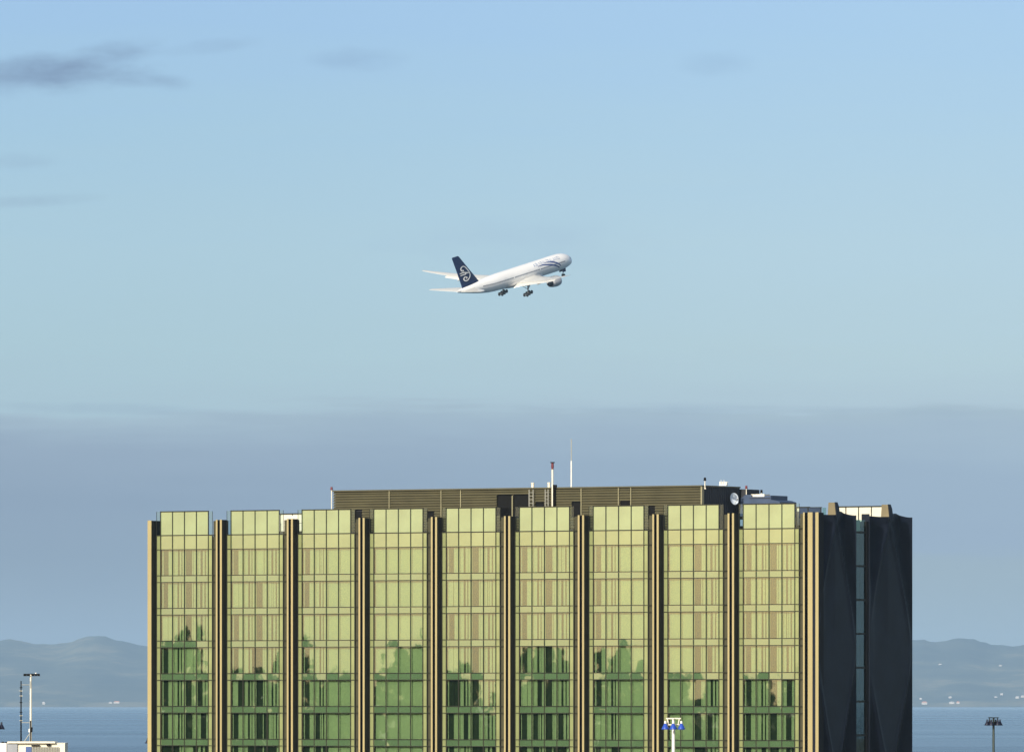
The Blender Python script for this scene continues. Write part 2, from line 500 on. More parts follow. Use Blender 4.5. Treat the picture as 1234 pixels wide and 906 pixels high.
for px, lab in ((642.0, 'short pale vent pipe above the left ladder rail'), (661.6, 'short pale vent pipe just left of the red lamp mast')):
    t = roof_thing('vent_pipe', lab, 'pipe', px, 5.6, zr, 'short vent pipes on the plant room')
    MB().tube((0, 0, 0), (0, 0, .42), .15).build('pipe', m_cream, t)
    MB().tube((0, 0, .42), (0, 0, .52), .19).build('rain_cap', m_cream, t)
def obstr(px, y, z0, h, lab, lamp_m, arm=0):
    t = roof_thing('obstruction_light', lab, 'lamp', px, y, z0, 'obstruction lights on the roof')
    b = MB().tube((0, 0, 0), (0, 0, h), .05)
    if arm: b.box(-.05, .12, -.04, .04, -.0, .09)
    b.build('bracket', m_cream, t)
    MB().tube((0, 0, h), (0, 0, h+.08), .15).tube((0, 0, h+.08), (0, 0, h+.32), .13, .11).build('lamp', lamp_m, t)
obstr(399.6, 4.95, Z(17.3), 4.85, 'red roof lamp on a white post at the far left screen corner', m_red)
obstr(849.5, 4.9, PZ1-.3, .85, 'dark roof lamp on a bent bracket at the screen right corner', m_black, 1)
obstr(899.4, 12.6, lz(596, lx(899.4, 12.6), 12.6), .62, 'red roof lamp beside the stepped blue grey housing', m_red)
obstr(917.6, 12.9, lz(595.2, lx(917.6, 12.9), 12.9), .12, 'squat dark lamp on the pale duct', m_black)
# dish
y = 9.3; x = PX1+.22
pd = (880.5-CX)/FPX
# find y on the end plane of the plant room for that column
yd = (pd*(YC-PX1*ST) - XC - PX1*CT)/(ST - pd*CT)
t = empty('satellite_dish', toworld(PX1+.35, yd, lz(601, PX1, yd)), -TH, 'pale grey oval satellite dish on the dark plant room end', 'dish')
n = 28; rings = []
ax = Vector((.95, -.24, .14)).normalized(); aa = Vector((.24, .95, 0)).normalized(); bb = ax.cross(aa)
for k in range(6):
    r = .62*k/5
    rings.append([ax*(.16*(k/5)**2-.05) + aa*(r*math.cos(2*math.pi*j/n)) + bb*(r*1.0*math.sin(2*math.pi*j/n)) for j in range(n)])
d = MB().loft(rings, caps=False); d.build('reflector', m_dish, t, fix=False)
MB().tube(ax*-.05, (-.33, 0, -.05), .05).build('mount', m_black, t)
MB().tube(bb*-.6, ax*.55-bb*.1, .025).tube(ax*.5-bb*.1, ax*.62-bb*.1, .06).build('feed_arm', m_steel, t)
# white antenna cluster
t = roof_thing('antenna_cluster', 'small white antenna box cluster on the plant room roof', 'antenna', 872, 8.2, zr)
b = MB().box(-.42, .42, -.2, .2, 0, .10)
b.build('base', m_white, t)
for k, xx in enumerate((-.36, -.12, .12, .33)): MB().box(xx-.07, xx+.07, -.1, .1, .10, .42).build('panel', m_white, t)
MB().tube((-.3, 0, .42), (-.3, 0, .62), .025).tube((.05, 0, .42), (.05, 0, .6), .025).tube((-.42, .1, .3), (.5, .1, .38), .025).build('whip', m_white, t)

# ------------------------------------------------------------------ airliner
PSI, PIT, ROLL = R(35.0), R(12.6), R(3.0)
f = Vector((math.sin(PSI)*math.cos(PIT), math.cos(PSI)*math.cos(PIT), math.sin(PIT)))
l0 = Vector((-math.cos(PSI), math.sin(PSI), 0))
u0 = f.cross(l0)
l = l0*math.cos(ROLL) + u0*math.sin(ROLL)
u = f.cross(l)
ROT = Matrix((f, l, u)).transposed()
SCL = 3.30; DEPTH = FPX/SCL
nose = Vector(((688-CX)/FPX*DEPTH, DEPTH, HCAM+(YH-314.0)/FPX*DEPTH))
ORG = 37.0
plane = empty('passenger_jet', nose - ROT @ Vector((ORG, 0, -.9)), 0,
              'white twin engine airliner climbing with wheels down and dark blue tail', 'airplane')
plane.rotation_euler = ROT.to_euler()
S = lambda s, y, z: (ORG-s, y, z)

def aero_mat(name, c, rough=.3, var=.03):
    return principled(name, c, rough, var=var, scale=.15, coat=.3)
m_fus = aero_mat('white_aircraft_paint', (.92, .92, .92))
m_belly = aero_mat('pale_grey_aircraft_paint', (.62, .62, .61))
m_wing = aero_mat('light_grey_wing_paint', (.66, .66, .63))
m_navy = principled('navy_tail_paint', (.003, .016, .085), .5, var=.1, scale=.15, spec=.2)
m_strip= aero_mat('blue_stripe_paint', (.02, .045, .22))
m_letter = aero_mat('blue_grey_lettering', (.22, .29, .46))
m_win  = principled('dark_cabin_window', (.05, .07, .13), .15)
m_nac  = aero_mat('grey_nacelle_paint', (.42, .43, .46))
m_hot  = principled('dark_exhaust_metal', (.04, .04, .045), .4, .6)
m_gear = principled('grey_gear_metal', (.30, .31, .33), .4)
m_tyre = principled('black_tyre', (.018, .018, .022), .8)

fus_st = [(0, .06, -.95), (.25, .55, -.9), (.7, .98, -.8), (1.5, 1.5, -.6), (2.6, 2.05, -.38), (4, 2.5, -.2), (6, 2.87, -.06), (8.5, 3.06, 0), (11, 3.1, 0),
          (20, 3.1, 0), (30, 3.1, 0), (40, 3.1, 0), (47, 3.1, 0), (51, 3.0, .02), (55, 2.75, .08), (59, 2.36, .22), (63, 1.86, .42), (67, 1.28, .65), (70, .85, .82), (72.4, .5, .95), (73.3, .22, 1.0)]
def fus_at(s):
    for (a, ra, za), (b, rb_, zb) in zip(fus_st, fus_st[1:]):
        if a <= s <= b:
            t = (s-a)/(b-a); return ra+(rb_-ra)*t, za+(zb-za)*t
    return .2, 1.0
mb = MB(); n = 40; rings = []
for s, r, z in fus_st:
    ry = r if s < 68 else r*(.75 if s < 71 else .45)
    rings.append([S(s, ry*math.cos(2*math.pi*k/n), z+r*math.sin(2*math.pi*k/n)) for k in range(n)])
mb.loft(rings); mb.build('fuselage', m_fus, plane)
fus = [o for o in COL.objects if o.name.startswith('fuselage')][0]
# belly fairing
rings = []
for k in range(13):
    t = k/12; s = 21+t*25; e = math.sin(math.pi*min(1, max(0, t)))**.45
    rings.append([S(s, (2.0+1.45*e)*math.cos(2*math.pi*j/24), -1.75-.25*e + (.9+1.0*e)*math.sin(2*math.pi*j/24)) for j in range(24)])
MB().loft(rings).build('belly_fairing', m_belly, plane)

def foil(c, th, n=7):
    """points around an airfoil section: (x back from LE, z)"""
    up, lo = [], []
    for k in range(n+1):
        x = .5*(1-math.cos(math.pi*k/n))
        yt = 5*th*(.2969*math.sqrt(x)-.126*x-.3516*x*x+.2843*x**3-.1015*x**4)
        up.append((x*c, yt*c*1.1)); lo.append((x*c, -yt*c*.9))
    return up + lo[-2:0:-1]
def surf(name, stations, m, vertical=False, parent=plane):
    rings = []
    for (span, xle, ch, z, th) in stations:
        pts = foil(ch, th)
        if vertical: rings.append([S(xle+x, t, span) for x, t in pts])
        else: rings.append([S(xle+x, span, z+t) for x, t in pts])
    return MB().loft(rings).build(name, m, parent)
WST = [(2.0, 25.0, 15.0, -2.05, .13), (5.5, 27.6, 11.9, -1.75, .12), (10.5, 31.3, 8.4, -1.15, .11), (17, 36.0, 6.3, -.15, .10), (24, 41.0, 4.5, 1.25, .10), (29.5, 45.0, 2.6, 2.55, .09), (31.8, 46.9, 1.6, 3.2, .08), (32.4, 47.7, .7, 3.4, .07)]
for sg in (-1, 1):
    w = surf('wing', [(sg*y, a, c, z, t) for y, a, c, z, t in WST], m_wing)
    # flaps lowered for take-off
    fl = []
    for (y, a, c, z, t) in WST[:6]:
        y2 = max(y, 3.2)
        if y2 > 24.5: continue
        te = a+c; dx = .16*c+.4
        fl.append([S(te-.35, sg*y2, z-.02), S(te-.3, sg*y2, z-.22), S(te-.3+dx, sg*y2, z-.28-dx*.30), S(te-.3+dx*.98, sg*y2, z-.22-dx*.28)])
    MB().loft(fl, smooth=False).build('flap', m_wing, w)
    for y in (7.2, 13.5, 19.5):
        for (p, q) in zip(WST, WST[1:]):
            if p[0] <= y <= q[0]:
                t = (y-p[0])/(q[0]-p[0]); te = p[1]+p[2]+(q[1]+q[2]-p[1]-p[2])*t; z = p[3]+(q[3]-p[3])*t
        prof = [(0, .05), (.8, .3), (2.5, .36), (4.2, .22), (5.0, .04)]
        MB().lathe(prof, S(te-3.4, sg*y, z-.42), (-1, 0, -.13), 10).build('flap_fairing', m_belly, w)
    # engine
    ey, ez = sg*9.7, -3.75
    prof = [(.9, 1.4), (.25, 1.5), (0, 1.66), (.25, 1.84), (1.2, 1.97), (2.6, 1.95), (4.2, 1.76), (5.3, 1.52), (5.25, 1.42), (4.4, 1.36)]
    e = MB().lathe(prof, S(23.2, ey, ez), (-1, 0, .0), 26).build('engine', m_nac, plane)
    MB().lathe([(3.9, 1.42), (5.2, 1.12), (6.4, .78), (6.35, .6), (7.4, .08)], S(23.2, ey, ez), (-1, 0, 0), 20).build('exhaust', m_hot, e)
    MB().lathe([(.9, 1.5), (.95, .35), (.4, .02)], S(23.2, ey, ez), (-1, 0, 0), 20).build('fan', m_hot, e)
    MB().loft([[S(24.6, ey-.12, ez+1.9), S(24.6, ey+.12, ez+1.9), S(24.8, ey+.12, ez+2.1), S(24.8, ey-.12, ez+2.1)],
               [S(30.5, ey-.2, ez+1.4), S(30.5, ey+.2, ez+1.4), S(31.5, ey+.2, ez+2.5), S(31.5, ey-.2, ez+2.5)],
               [S(34.0, ey-.1, ez+2.1), S(34.0, ey+.1, ez+2.1), S(34.0, ey+.1, ez+2.4), S(34.0, ey-.1, ez+2.4)]], smooth=False).build('pylon', m_wing, e)
    surf('stabilizer', [(sg*.7, 63.4, 8.8, .75, .10), (sg*11.2, 71.8, 2.7, 1.55, .09), (sg*11.6, 72.6, 1.6, 1.6, .07)], m_wing)
    # main gear
    gy, gs = sg*5.5, 36.9
    gear = MB().tube(S(gs-.3, gy, -1.9), S(gs, gy, -6.15), .26, .2).tube(S(gs-3.0, gy-sg*.3, -2.6), S(gs-.1, gy, -4.9), .12).tube(S(gs+1.2, gy-sg*2.0, -2.9), S(gs, gy, -4.6), .11)
    tl = R(11)
    c0 = Vector(S(gs, gy, -6.15)); fx = Vector((math.cos(tl), 0, math.sin(tl)))
    gear.tube(c0-fx*1.6, c0+fx*1.6, .17)
    g = gear.build('main_gear', m_gear, plane)
    MB().box(ORG-gs-.7, ORG-gs+.7, gy+sg*.35-.03, gy+sg*.35+.03, -4.1, -2.3).build('gear_door', m_belly, g)
    for k in (-1, 0, 1):
        for q in (-1, 1):
            c = c0 + fx*(k*1.47) + Vector((0, q*.62, 0))
            wmb = MB().lathe([(-.24, .30), (-.25, .55), (-.17, .665), (.17, .665), (.25, .55), (.24, .30)], c, (0, 1, 0), 18)
            wo = wmb.build('wheel', m_tyre, g)
            MB().tube(c-Vector((0, .2, 0)), c+Vector((0, .2, 0)), .31, n=14).build('hub', m_gear, wo)
# nose gear
g = MB().tube(S(5.9, 0, -2.5), S(5.6, 0, -5.3), .16, .12).tube(S(4.4, 0, -2.7), S(5.7, 0, -4.2), .08).build('nose_gear', m_gear, plane)
for q in (-1, 1):
    c = Vector(S(5.6, q*.36, -5.3))
    wo = MB().lathe([(-.18, .25), (-.18, .44), (-.12, .53), (.12, .53), (.18, .44), (.18, .25)], c, (0, 1, 0), 16).build('wheel', m_tyre, g)
    MB().tube(c-Vector((0, .15, 0)), c+Vector((0, .15, 0)), .25, n=12).build('hub', m_gear, wo)
    MB().box(ORG-6.9, ORG-4.9, q*.75-.03, q*.75+.03, -4.0, -2.75).build('gear_door', m_navy, g)
# tail fin
fin = surf('tail_fin', [(1.2, 57.9, 11.9, 0, .10), (2.2, 59.0, 11.2, 0, .10), (7.0, 64.0, 8.1, 0, .10), (13.2, 70.3, 4.5, 0, .10), (13.6, 71.0, 3.8, 0, .06)], m_navy, True)
# spiral emblem on both faces of the fin, traced in fin-plane coordinates
A_, B_, C_ = (530, 155), (695, 572), (905, 460)         # trailing top, trailing root, leading root in the photo crop
FA, FB, FC = (74.85, 13.5), (70.3, 1.9), (59.6, 2.7)
def finmap(p):
    e1 = (B_[0]-A_[0], B_[1]-A_[1]); e2 = (C_[0]-A_[0], C_[1]-A_[1]); d = (p[0]-A_[0], p[1]-A_[1])
    det = e1[0]*e2[1]-e1[1]*e2[0]
    a = (d[0]*e2[1]-d[1]*e2[0])/det; b = (e1[0]*d[1]-e1[1]*d[0])/det
    return (FA[0]+a*(FB[0]-FA[0])+b*(FC[0]-FA[0]), FA[1]+a*(FB[1]-FA[1])+b*(FC[1]-FA[1]))
strokes = [([(668, 312), (682, 322), (676, 334), (656, 326), (645, 300), (652, 272), (672, 256), (700, 264), (728, 292), (752, 322), (772, 348)], 16),
           ([(640, 378), (672, 360), (700, 352), (730, 352), (768, 352)], 17),
           ([(652, 408), (690, 388), (716, 376), (722, 352)], 17),
           ([(772, 348), (780, 390), (774, 432), (756, 468), (732, 482), (708, 470), (702, 446), (714, 424), (732, 422), (742, 434), (730, 448)], 16)]
def smooth_poly(pts, n=6):
    out = []
    for i in range(len(pts)-1):
        p0 = pts[max(0, i-1)]; p1 = pts[i]; p2 = pts[i+1]; p3 = pts[min(len(pts)-1, i+2)]
        for k in range(n):
            t = k/n
            out.append(tuple(.5*((2*p1[d])+(-p0[d]+p2[d])*t+(2*p0[d]-5*p1[d]+4*p2[d]-p3[d])*t*t+(-p0[d]+3*p1[d]-3*p2[d]+p3[d])*t**3) for d in (0, 1)))
    out.append(pts[-1]); return out
def ribbon(pts, w):
    """left and right edges of a stroke with slightly tapered ends"""
    L, Rr = [], []
    for i, p in enumerate(pts):
        a = pts[max(0, i-1)]; b = pts[min(len(pts)-1, i+1)]
        dx, dy = b[0]-a[0], b[1]-a[1]; q = math.hypot(dx, dy) or 1
        t = i/(len(pts)-1); ww = w*(.75+.25*math.sin(math.pi*t))/2
        L.append((p[0]-dy/q*ww, p[1]+dx/q*ww)); Rr.append((p[0]+dy/q*ww, p[1]-dx/q*ww))
    return L, Rr
def fin_half(s, z):
    # half thickness of the fin at that place (0.1 thick section)
    t = (z-2.2)/11.4; xle = 59+t*11.6; ch = 11.2-t*7.0
    x = min(1, max(.0, (s-xle)/ch)); th = .10
    return 5*th*(.2969*math.sqrt(x)-.126*x-.3516*x*x+.2843*x**3-.1015*x**4)*ch*1.1
for sg in (-1, 1):
    em = MB()
    for li, (pts, w) in enumerate(strokes):
        L, Rr = ribbon(smooth_poly([(712+(a-712)*.9, 368+(b-368)*.9) for a, b in pts]), w*.92)
        vs = []
        for a, b in zip(L, Rr):
            for p in (a, b):
                s, z = finmap(p); vs.append(S(s, sg*(fin_half(s, z)+.05+.004*li), z))
        em.add(vs, [(2*i, 2*i+1, 2*i+3, 2*i+2) for i in range(len(L)-1)])
    em.build('emblem', m_fus, fin)
# markings on the fuselage: everything wrapped on the skin
def skin(s, z, side, lift=.03):
    r, zc = fus_at(s); dz = max(-.98*r, min(.98*r, z-zc))
    y = math.sqrt(max(.01, (r+lift)**2-dz*dz))
    return S(s, side*y, z)
for sg in (-1, 1):
    cw = MB(); s = 8.2; k = 0
    while s < 60:
        if not (24 < s < 24.6 or 41 < s < 41.6):
            z = .42 if s < 54 else .42+(s-54)*.04
            cw.add([skin(s-.16, z-.22, sg), skin(s+.16, z-.22, sg), skin(s+.16, z+.22, sg), skin(s-.16, z+.22, sg)], [(0, 1, 2, 3)])
        s += .56
    tag(cw.build('cabin_windows', m_win, fus, fix=False), 'dark row of small cabin windows')
    st = MB()
    for li, pts in enumerate(([(20.6, 2.05, .10), (18.7, 1.95, .32), (15.7, 1.45, .55), (13, .5, .58), (11.0, -.75, .30)],
                              [(25.5, 1.5, .08), (21.8, 1.5, .34), (17.6, .85, .56), (14.5, 0, .58), (11.8, -1.25, .30)])):
        cp = smooth_poly([(a, b) for a, b, c in pts], 8); ws = smooth_poly([(a, c) for a, b, c in pts], 8)
        vs = []
        for (a, b), (_, w) in zip(cp, ws):
            vs += [skin(a, b-w/2, sg, .045+.01*li), skin(a, b+w/2, sg, .045+.01*li)]
        st.add(vs, [(2*i, 2*i+1, 2*i+3, 2*i+2) for i in range(len(cp)-1)])
    st.build('stripe', m_strip, fus, fix=False)
    # title
    cu = bpy.data.curves.new('title', 'FONT'); cu.body = 'AIR NEW ZEALAND'; cu.size = 1.55; cu.space_character = 1.12
    to = bpy.data.objects.new('title_tmp', cu); COL.objects.link(to)
    bpy.context.view_layer.update()
    me = bpy.data.meshes.new_from_object(to.evaluated_get(bpy.context.evaluated_depsgraph_get()))
    bpy.data.objects.remove(to)
    xs = [v.co.x for v in me.vertices]; x0, x1 = min(xs), max(xs)
    for v in me.vertices:
        t = (v.co.x-x0)/(x1-x0)
        s = (27.3-16.6*t) if sg < 0 else (10.7+16.6*t)
        v.co = Vector(skin(s, 1.72+v.co.y*.95, sg, .07))
    me.materials.clear(); me.materials.append(m_letter)
    o = bpy.data.objects.new('lettering', me); COL.objects.link(o); o.parent = fus
    dm = MB()
    for s in (6.9, 19.6, 31.5, 46.5, 61.0):
        zc = fus_at(s)[1]
        for (a, b, c, d) in ((s-.55, s+.55, 1.15, 1.2), (s-.55, s-.5, -.75, 1.15), (s+.5, s+.55, -.75, 1.15)):
            dm.add([skin(a, zc+c, sg, .02), skin(b, zc+c, sg, .02), skin(b, zc+d, sg, .02), skin(a, zc+d, sg, .02)], [(0, 1, 2, 3)])
    dm.build('door_outline', m_belly, fus, fix=False)
    ck = MB()
    for (a, b, za, zb) in ((1.75, 2.35, .28, .95), (2.45, 3.1, .40, 1.15), (3.2, 3.8, .55, 1.2)):
        ck.add([skin(a, za, sg), skin(b, za+.05, sg), skin(b, zb, sg), skin(a, zb-.25, sg)], [(0, 1, 2, 3)])
    ck.build('cockpit_window', m_win, fus, fix=False)

# ------------------------------------------------------------------ lamp masts with blue bell shades
def flood_mast(px, pytop, depth, label, mats, rot=0.0):
    m_sh, m_cap, m_bar, m_pole = mats
    X = (px-CX)/FPX*depth; zt = HCAM-(pytop-YH)*depth/FPX
    t = empty('flood_mast', (X, depth, 0), 0, label, 'lamp post', 'masts with rings of bell shaded lamps')
    MB().tube((0, 0, 0), (0, 0, zt-.82), .20, .115, 12).tube((0, 0, zt-.82), (0, 0, zt-.1), .10, .10, 12).build('pole', m_pole, t)
    b = MB().box(-.53, .53, -.06, .06, zt-.09, zt).box(-.06, .06, -.53, .53, zt-.092, zt-.003)
    for k in range(4):
        a = k*math.pi/2
        b.tube((.42*math.cos(a), .42*math.sin(a), zt-.09), (.34*math.cos(a), .34*math.sin(a), zt-.5), .045)
    b.tube((-.46, 0, zt-.5), (.46, 0, zt-.5), .05).tube((0, -.46, zt-.5), (0, .46, zt-.5), .05)
    b.build('head_frame', m_bar, t)
    for k in range(6):
        a = rot + k*math.pi/3
        cx, cy = .66*math.cos(a), .66*math.sin(a)
        s = MB().lathe([(0, .075), (.05, .11), (.16, .16), (.30, .235), (.42, .285), (.43, .27), (.30, .215), (.05, .09)], (cx, cy, zt-.40), (0, 0, -1), 18)
        so = s.build('lamp_shade', m_sh, t)
        MB().tube((cx, cy, zt-.40), (cx, cy, zt-.22), .085, .075, 12).build('lamp_cap', m_cap, so)
    return t
LIT = (m_blue, m_white, m_cream, m_white)
DRK = (m_blueshadow, m_blueshadow, m_black, m_poleshadow)  # dark copy of the LIT set, shadow mixed into its colours
flood_mast(811.5, 864.5, 640, 'white sunlit lamp post with blue bell shades before the green facade', LIT, R(28))
flood_mast(1197.3, 863.8, 905, 'lamp post with blue bell shades darkened as in shadow against the water', DRK, R(8))
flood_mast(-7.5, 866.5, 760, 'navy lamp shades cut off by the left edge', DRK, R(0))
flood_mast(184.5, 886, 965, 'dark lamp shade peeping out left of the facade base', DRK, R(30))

# ------------------------------------------------------------------ left foreground: low building, mast, light pole
D0 = 600.0; k0 = D0/FPX
gx = lambda px, d=D0: (px-CX)*d/FPX
gz = lambda py, d=D0: HCAM-(py-YH)*d/FPX
low = empty('low_building', (gx(0), D0, 0), 0, 'cream flat roofed building with ribbed cladding at bottom left corner', 'building')
LX = lambda px: gx(px)-gx(0)
MB().box(-14, LX(78.2), 0, 4, 0, gz(895.2)).build('wall', m_cream, low)
MB().box(LX(9), LX(66.5), -.25, 3.6, gz(895.1), gz(893.0)).build('roof_slab', m_cream, low)
MB().box(LX(60), LX(78.2)+.02, -.03, 4.02, gz(895.1), gz(894.6)).build('coping', m_white, low)
MB().box(-14, LX(8), -.20, -.01, gz(960), gz(894.8)).build('white_panel', m_white, low)
MB().box(LX(8), LX(21), -.12, -.008, gz(960), gz(895.4)).build('grey_panel', principled('grey_panel_paint', (.30, .32, .36), .6), low)
MB().box(LX(31), LX(38), -.10, -.006, gz(960), gz(899.2)).build('blue_panel', principled('blue_panel_paint', (.05, .10, .27), .5), low)
rb = MB()
for k in range(17): rb.box(LX(38.6)+k*.108, LX(38.6)+k*.108+.06, -.13, -.012, gz(960), gz(899.5))
rb.build('ribbed_cladding', m_steel, low)
MB().box(LX(38), LX(48), -.20, -.014, gz(898.6), gz(897.3)).build('slot_vent', m_black, low)
sg_ = MB().box(LX(56.5), LX(58.0), -.2, -.015, gz(898.5), gz(895.6)).box(LX(59.0), LX(60.5), -.2, -.015, gz(898.5), gz(895.6))
sg_.build('bracket', m_black, low)
MB().box(LX(1.5), LX(4.5), .2, .5, gz(894.8), gz(893.2)).box(LX(5.5), LX(8.2), .2, .5, gz(894.8), gz(893.6)).build('roof_vent', m_black, low)

ant = empty('antenna_mast', (gx(21.4), D0+4, gz(893.0)), 0, 'thin dark antenna mast with side arms on the low cream roof', 'antenna')
HA = gz(820)-gz(893); q = lambda py: gz(py)-gz(893)
MB().tube((0, 0, 0), (0, 0, HA), .055, .035, 8).build('mast', m_black, ant)
dx = gx(33)-gx(21.4)
MB().tube((0, 0, q(824.6)), (dx, 0, q(824.6)), .022, n=6).build('arm', m_steel, ant)
MB().tube((0, 0, q(870.4)), (dx, 0, q(870.4)), .022, n=6).build('arm', m_steel, ant)
MB().tube((dx, 0, q(829)), (dx, 0, q(820)), .035, n=6).build('dipole', m_steel, ant)
MB().tube((dx, 0, 0), (dx, 0, q(868)), .045, n=6).tube((dx+.06, 0, q(882)), (dx+.10, 0, q(876)), .06, n=6).build('short_pole', m_black, ant)
MB().box(dx-.13, dx-.05, -.1, .1, q(882), q(878)).build('junction_box', m_white, ant)
MB().tube((dx, 0, q(882)), (gx(25.5)-gx(21.4), 0, 0), .03, n=6).build('brace', m_steel, ant)
for py in (828, 832, 838, 846, 858, 862, 868): MB().tube((-.09, 0, q(py)), (.09, 0, q(py)), .03, n=6).build('element', m_cream if py % 3 else m_black, ant)
for px, py in ((27.5, 857.5), (27, 861), (27.5, 865), (27.5, 829), (28, 831.5)):
    pass
D1 = 640.0
pole = empty('light_mast', ((37.1-CX)*D1/FPX, D1, 0), 0, 'pale light mast with flat dark floodlight head at left', 'lamp post')
zt = gz(812.2, D1)
MB().tube((0, 0, 0), (0, 0, zt), .13, .065, 12).build('pole', m_cream, pole)
w = D1/FPX
hd = MB().box(-8.6*w, 10.8*w, -.06, .06, zt-.02, zt+.05); hd.build('crossbar', m_black, pole)
for a, b in ((-8.6, -5.2), (-4.6, -1.4), (1.2, 4.2), (4.8, 7.4), (8.0, 10.8)):
    fl = MB().box(a*w, b*w, -.22, .22, zt-.12, zt-.022).build('floodlight', m_black, pole)
MB().box(5.2*w, 6.8*w, -.12, -.02, zt+.05, zt+.12).build('ballast_box', m_white, pole)

# ------------------------------------------------------------------ setting: ground, water, far hills
def sheet(name, xs, ys, zf, m):
    vs = [(x, y, zf(x, y)) for y in ys for x in xs]; n = len(xs)
    fs = [(j*n+i, j*n+i+1, (j+1)*n+i+1, (j+1)*n+i) for j in range(len(ys)-1) for i in range(n-1)]
    mb = MB(); mb.add(vs, fs, 0, True)
    o = mb.build(name, m, fix=False); tag(o, kind='structure'); return o
WZ = -.6
m_ground = principled('grass_and_tarmac', (.07, .075, .05), .95, var=.35, scale=.01)
def gzf(x, y):
    if y < 2500: return 0.0
    return max(-12.0, -(y-2500)/100*2.0)
xs = [-30000, -8000, -3000, -1000, -300, 0, 300, 1000, 3000, 8000, 30000]
sheet('ground', xs, [-6000, -1500, 0, 300, 600, 900, 1200, 2000, 2500, 2600, 2900, 3100, 10000, 41500], gzf, m_ground)
m_water, nt, out = mat('harbour_water')
b = N(nt, 'ShaderNodeBsdfPrincipled'); setin(b, {'IOR': 1.333, 'Specular IOR Level': .5})
tcw = N(nt, 'ShaderNodeTexCoord'); sxw = N(nt, 'ShaderNodeSeparateXYZ'); nt.links.new(tcw.outputs['Object'], sxw.inputs[0])
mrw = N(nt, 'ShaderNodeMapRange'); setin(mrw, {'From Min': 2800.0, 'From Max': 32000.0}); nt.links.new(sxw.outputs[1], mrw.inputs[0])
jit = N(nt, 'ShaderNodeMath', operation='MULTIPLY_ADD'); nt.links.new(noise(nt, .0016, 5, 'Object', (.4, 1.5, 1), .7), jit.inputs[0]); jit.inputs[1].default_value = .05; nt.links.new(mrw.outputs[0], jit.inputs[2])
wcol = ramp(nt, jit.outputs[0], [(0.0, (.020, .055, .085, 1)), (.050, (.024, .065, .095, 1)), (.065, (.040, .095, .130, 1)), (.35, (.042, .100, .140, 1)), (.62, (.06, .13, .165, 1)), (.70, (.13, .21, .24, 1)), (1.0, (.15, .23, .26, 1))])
st_ = noise(nt, .0011, 5, 'Object', (.25, 1.6, 1), .6)
nt.links.new(wcol, b.inputs['Base Color'])
nt.links.new(ramp(nt, st_, [(.3, (.30, .30, .30, 1)), (.7, (.22, .22, .22, 1))]), b.inputs['Roughness'])
bp_ = N(nt, 'ShaderNodeBump'); setin(bp_, {'Strength': .35, 'Distance': .5})
nt.links.new(noise(nt, .05, 4, 'Object', (.5, 1, 1)), bp_.inputs['Height'])
nt.links.new(bp_.outputs[0], b.inputs['Normal'])
nt.links.new(b.outputs[0], out.inputs[0])
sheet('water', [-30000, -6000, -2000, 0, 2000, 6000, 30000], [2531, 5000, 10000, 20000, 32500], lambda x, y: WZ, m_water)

# hills across the water
HD = 32000.0
prof = [(-2600, 60), (-1500, 70), (-600, 66), (-300, 72), (-120, 78), (-40, 76), (10, 77), (28, 76), (45, 73), (62, 72), (80, 75), (100, 78.5), (122, 80), (142, 77.5), (165, 73.5), (190, 72), (260, 76), (380, 68),
        (520, 72), (700, 66), (850, 74), (1000, 70), (1085, 75), (1100, 76), (1112, 76.5), (1122, 74.5), (1136, 75.5), (1150, 78.5), (1160, 79.5), (1172, 78), (1184, 74), (1196, 69.5), (1215, 69), (1236, 70), (1300, 74), (1500, 60), (2000, 66), (3600, 50)]
def pf(px):
    if px <= prof[0][0]: return prof[0][1]
    for (a, ha), (b_, hb) in zip(prof, prof[1:]):
        if a <= px <= b_:
            t = (px-a)/(b_-a); t = t*t*(3-2*t); return ha+(hb-ha)*t
    return prof[-1][1]
from mathutils import noise as mn
def hillz(x, y):
    px = CX + x/y*FPX
    t = (y-31400)/5600.0
    ridge = pf(px)*36600/FPX + HCAM + 20*mn.fractal(Vector((x/230, 0, 5.1)), 1.0, 2.1, 5)
    n1 = mn.fractal(Vector((x/900, y/900, 3.1)), 1.0, 2.1, 5)
    n2 = mn.fractal(Vector((x/260, y/400, 9.1)), 1.0, 2.1, 4)
    front = max(0.0, min(1, (y-32000)/400))
    e = max(0, min(1, t)) ** 1.5
    h = -2 + front*(9 + 6*n2) + (ridge-12)*e*(1+.05*n1*(1-e)) + 26*n1*front*(1-e)
    if y > 37000: h = ridge - (y-37000)*.02
    return h if y > 32050 else min(h, -2+(y-31400)/650*3)
m_hill, nt, out = mat('wooded_hills')
b = N(nt, 'ShaderNodeBsdfPrincipled'); setin(b, {'Roughness': .95, 'Specular IOR Level': .1})
f1 = noise(nt, .0024, 7, 'Object', (1, .45, 1), .66)
nt.links.new(ramp(nt, f1, [(.40, (.062, .088, .088, 1)), (.52, (.095, .120, .105, 1)), (.60, (.18, .185, .14, 1)), (.70, (.24, .22, .16, 1))]), b.inputs['Base Color'])  # base colours paled and blued in place of thicker haze
nt.links.new(b.outputs[0], out.inputs[0])
hx = [-12000, -8000, -5000, -3500, -2600] + [-2300+i*23 for i in range(201)] + [2600, 3500, 5000, 8000, 12000]
hy = [31400, 31800, 32000, 32100, 32200, 32350, 32500, 32800, 33200, 33700, 34200, 34800, 35400, 36000, 36500, 37000, 37500, 39000, 41000]
sheet('hills', hx, hy, hillz, m_hill)

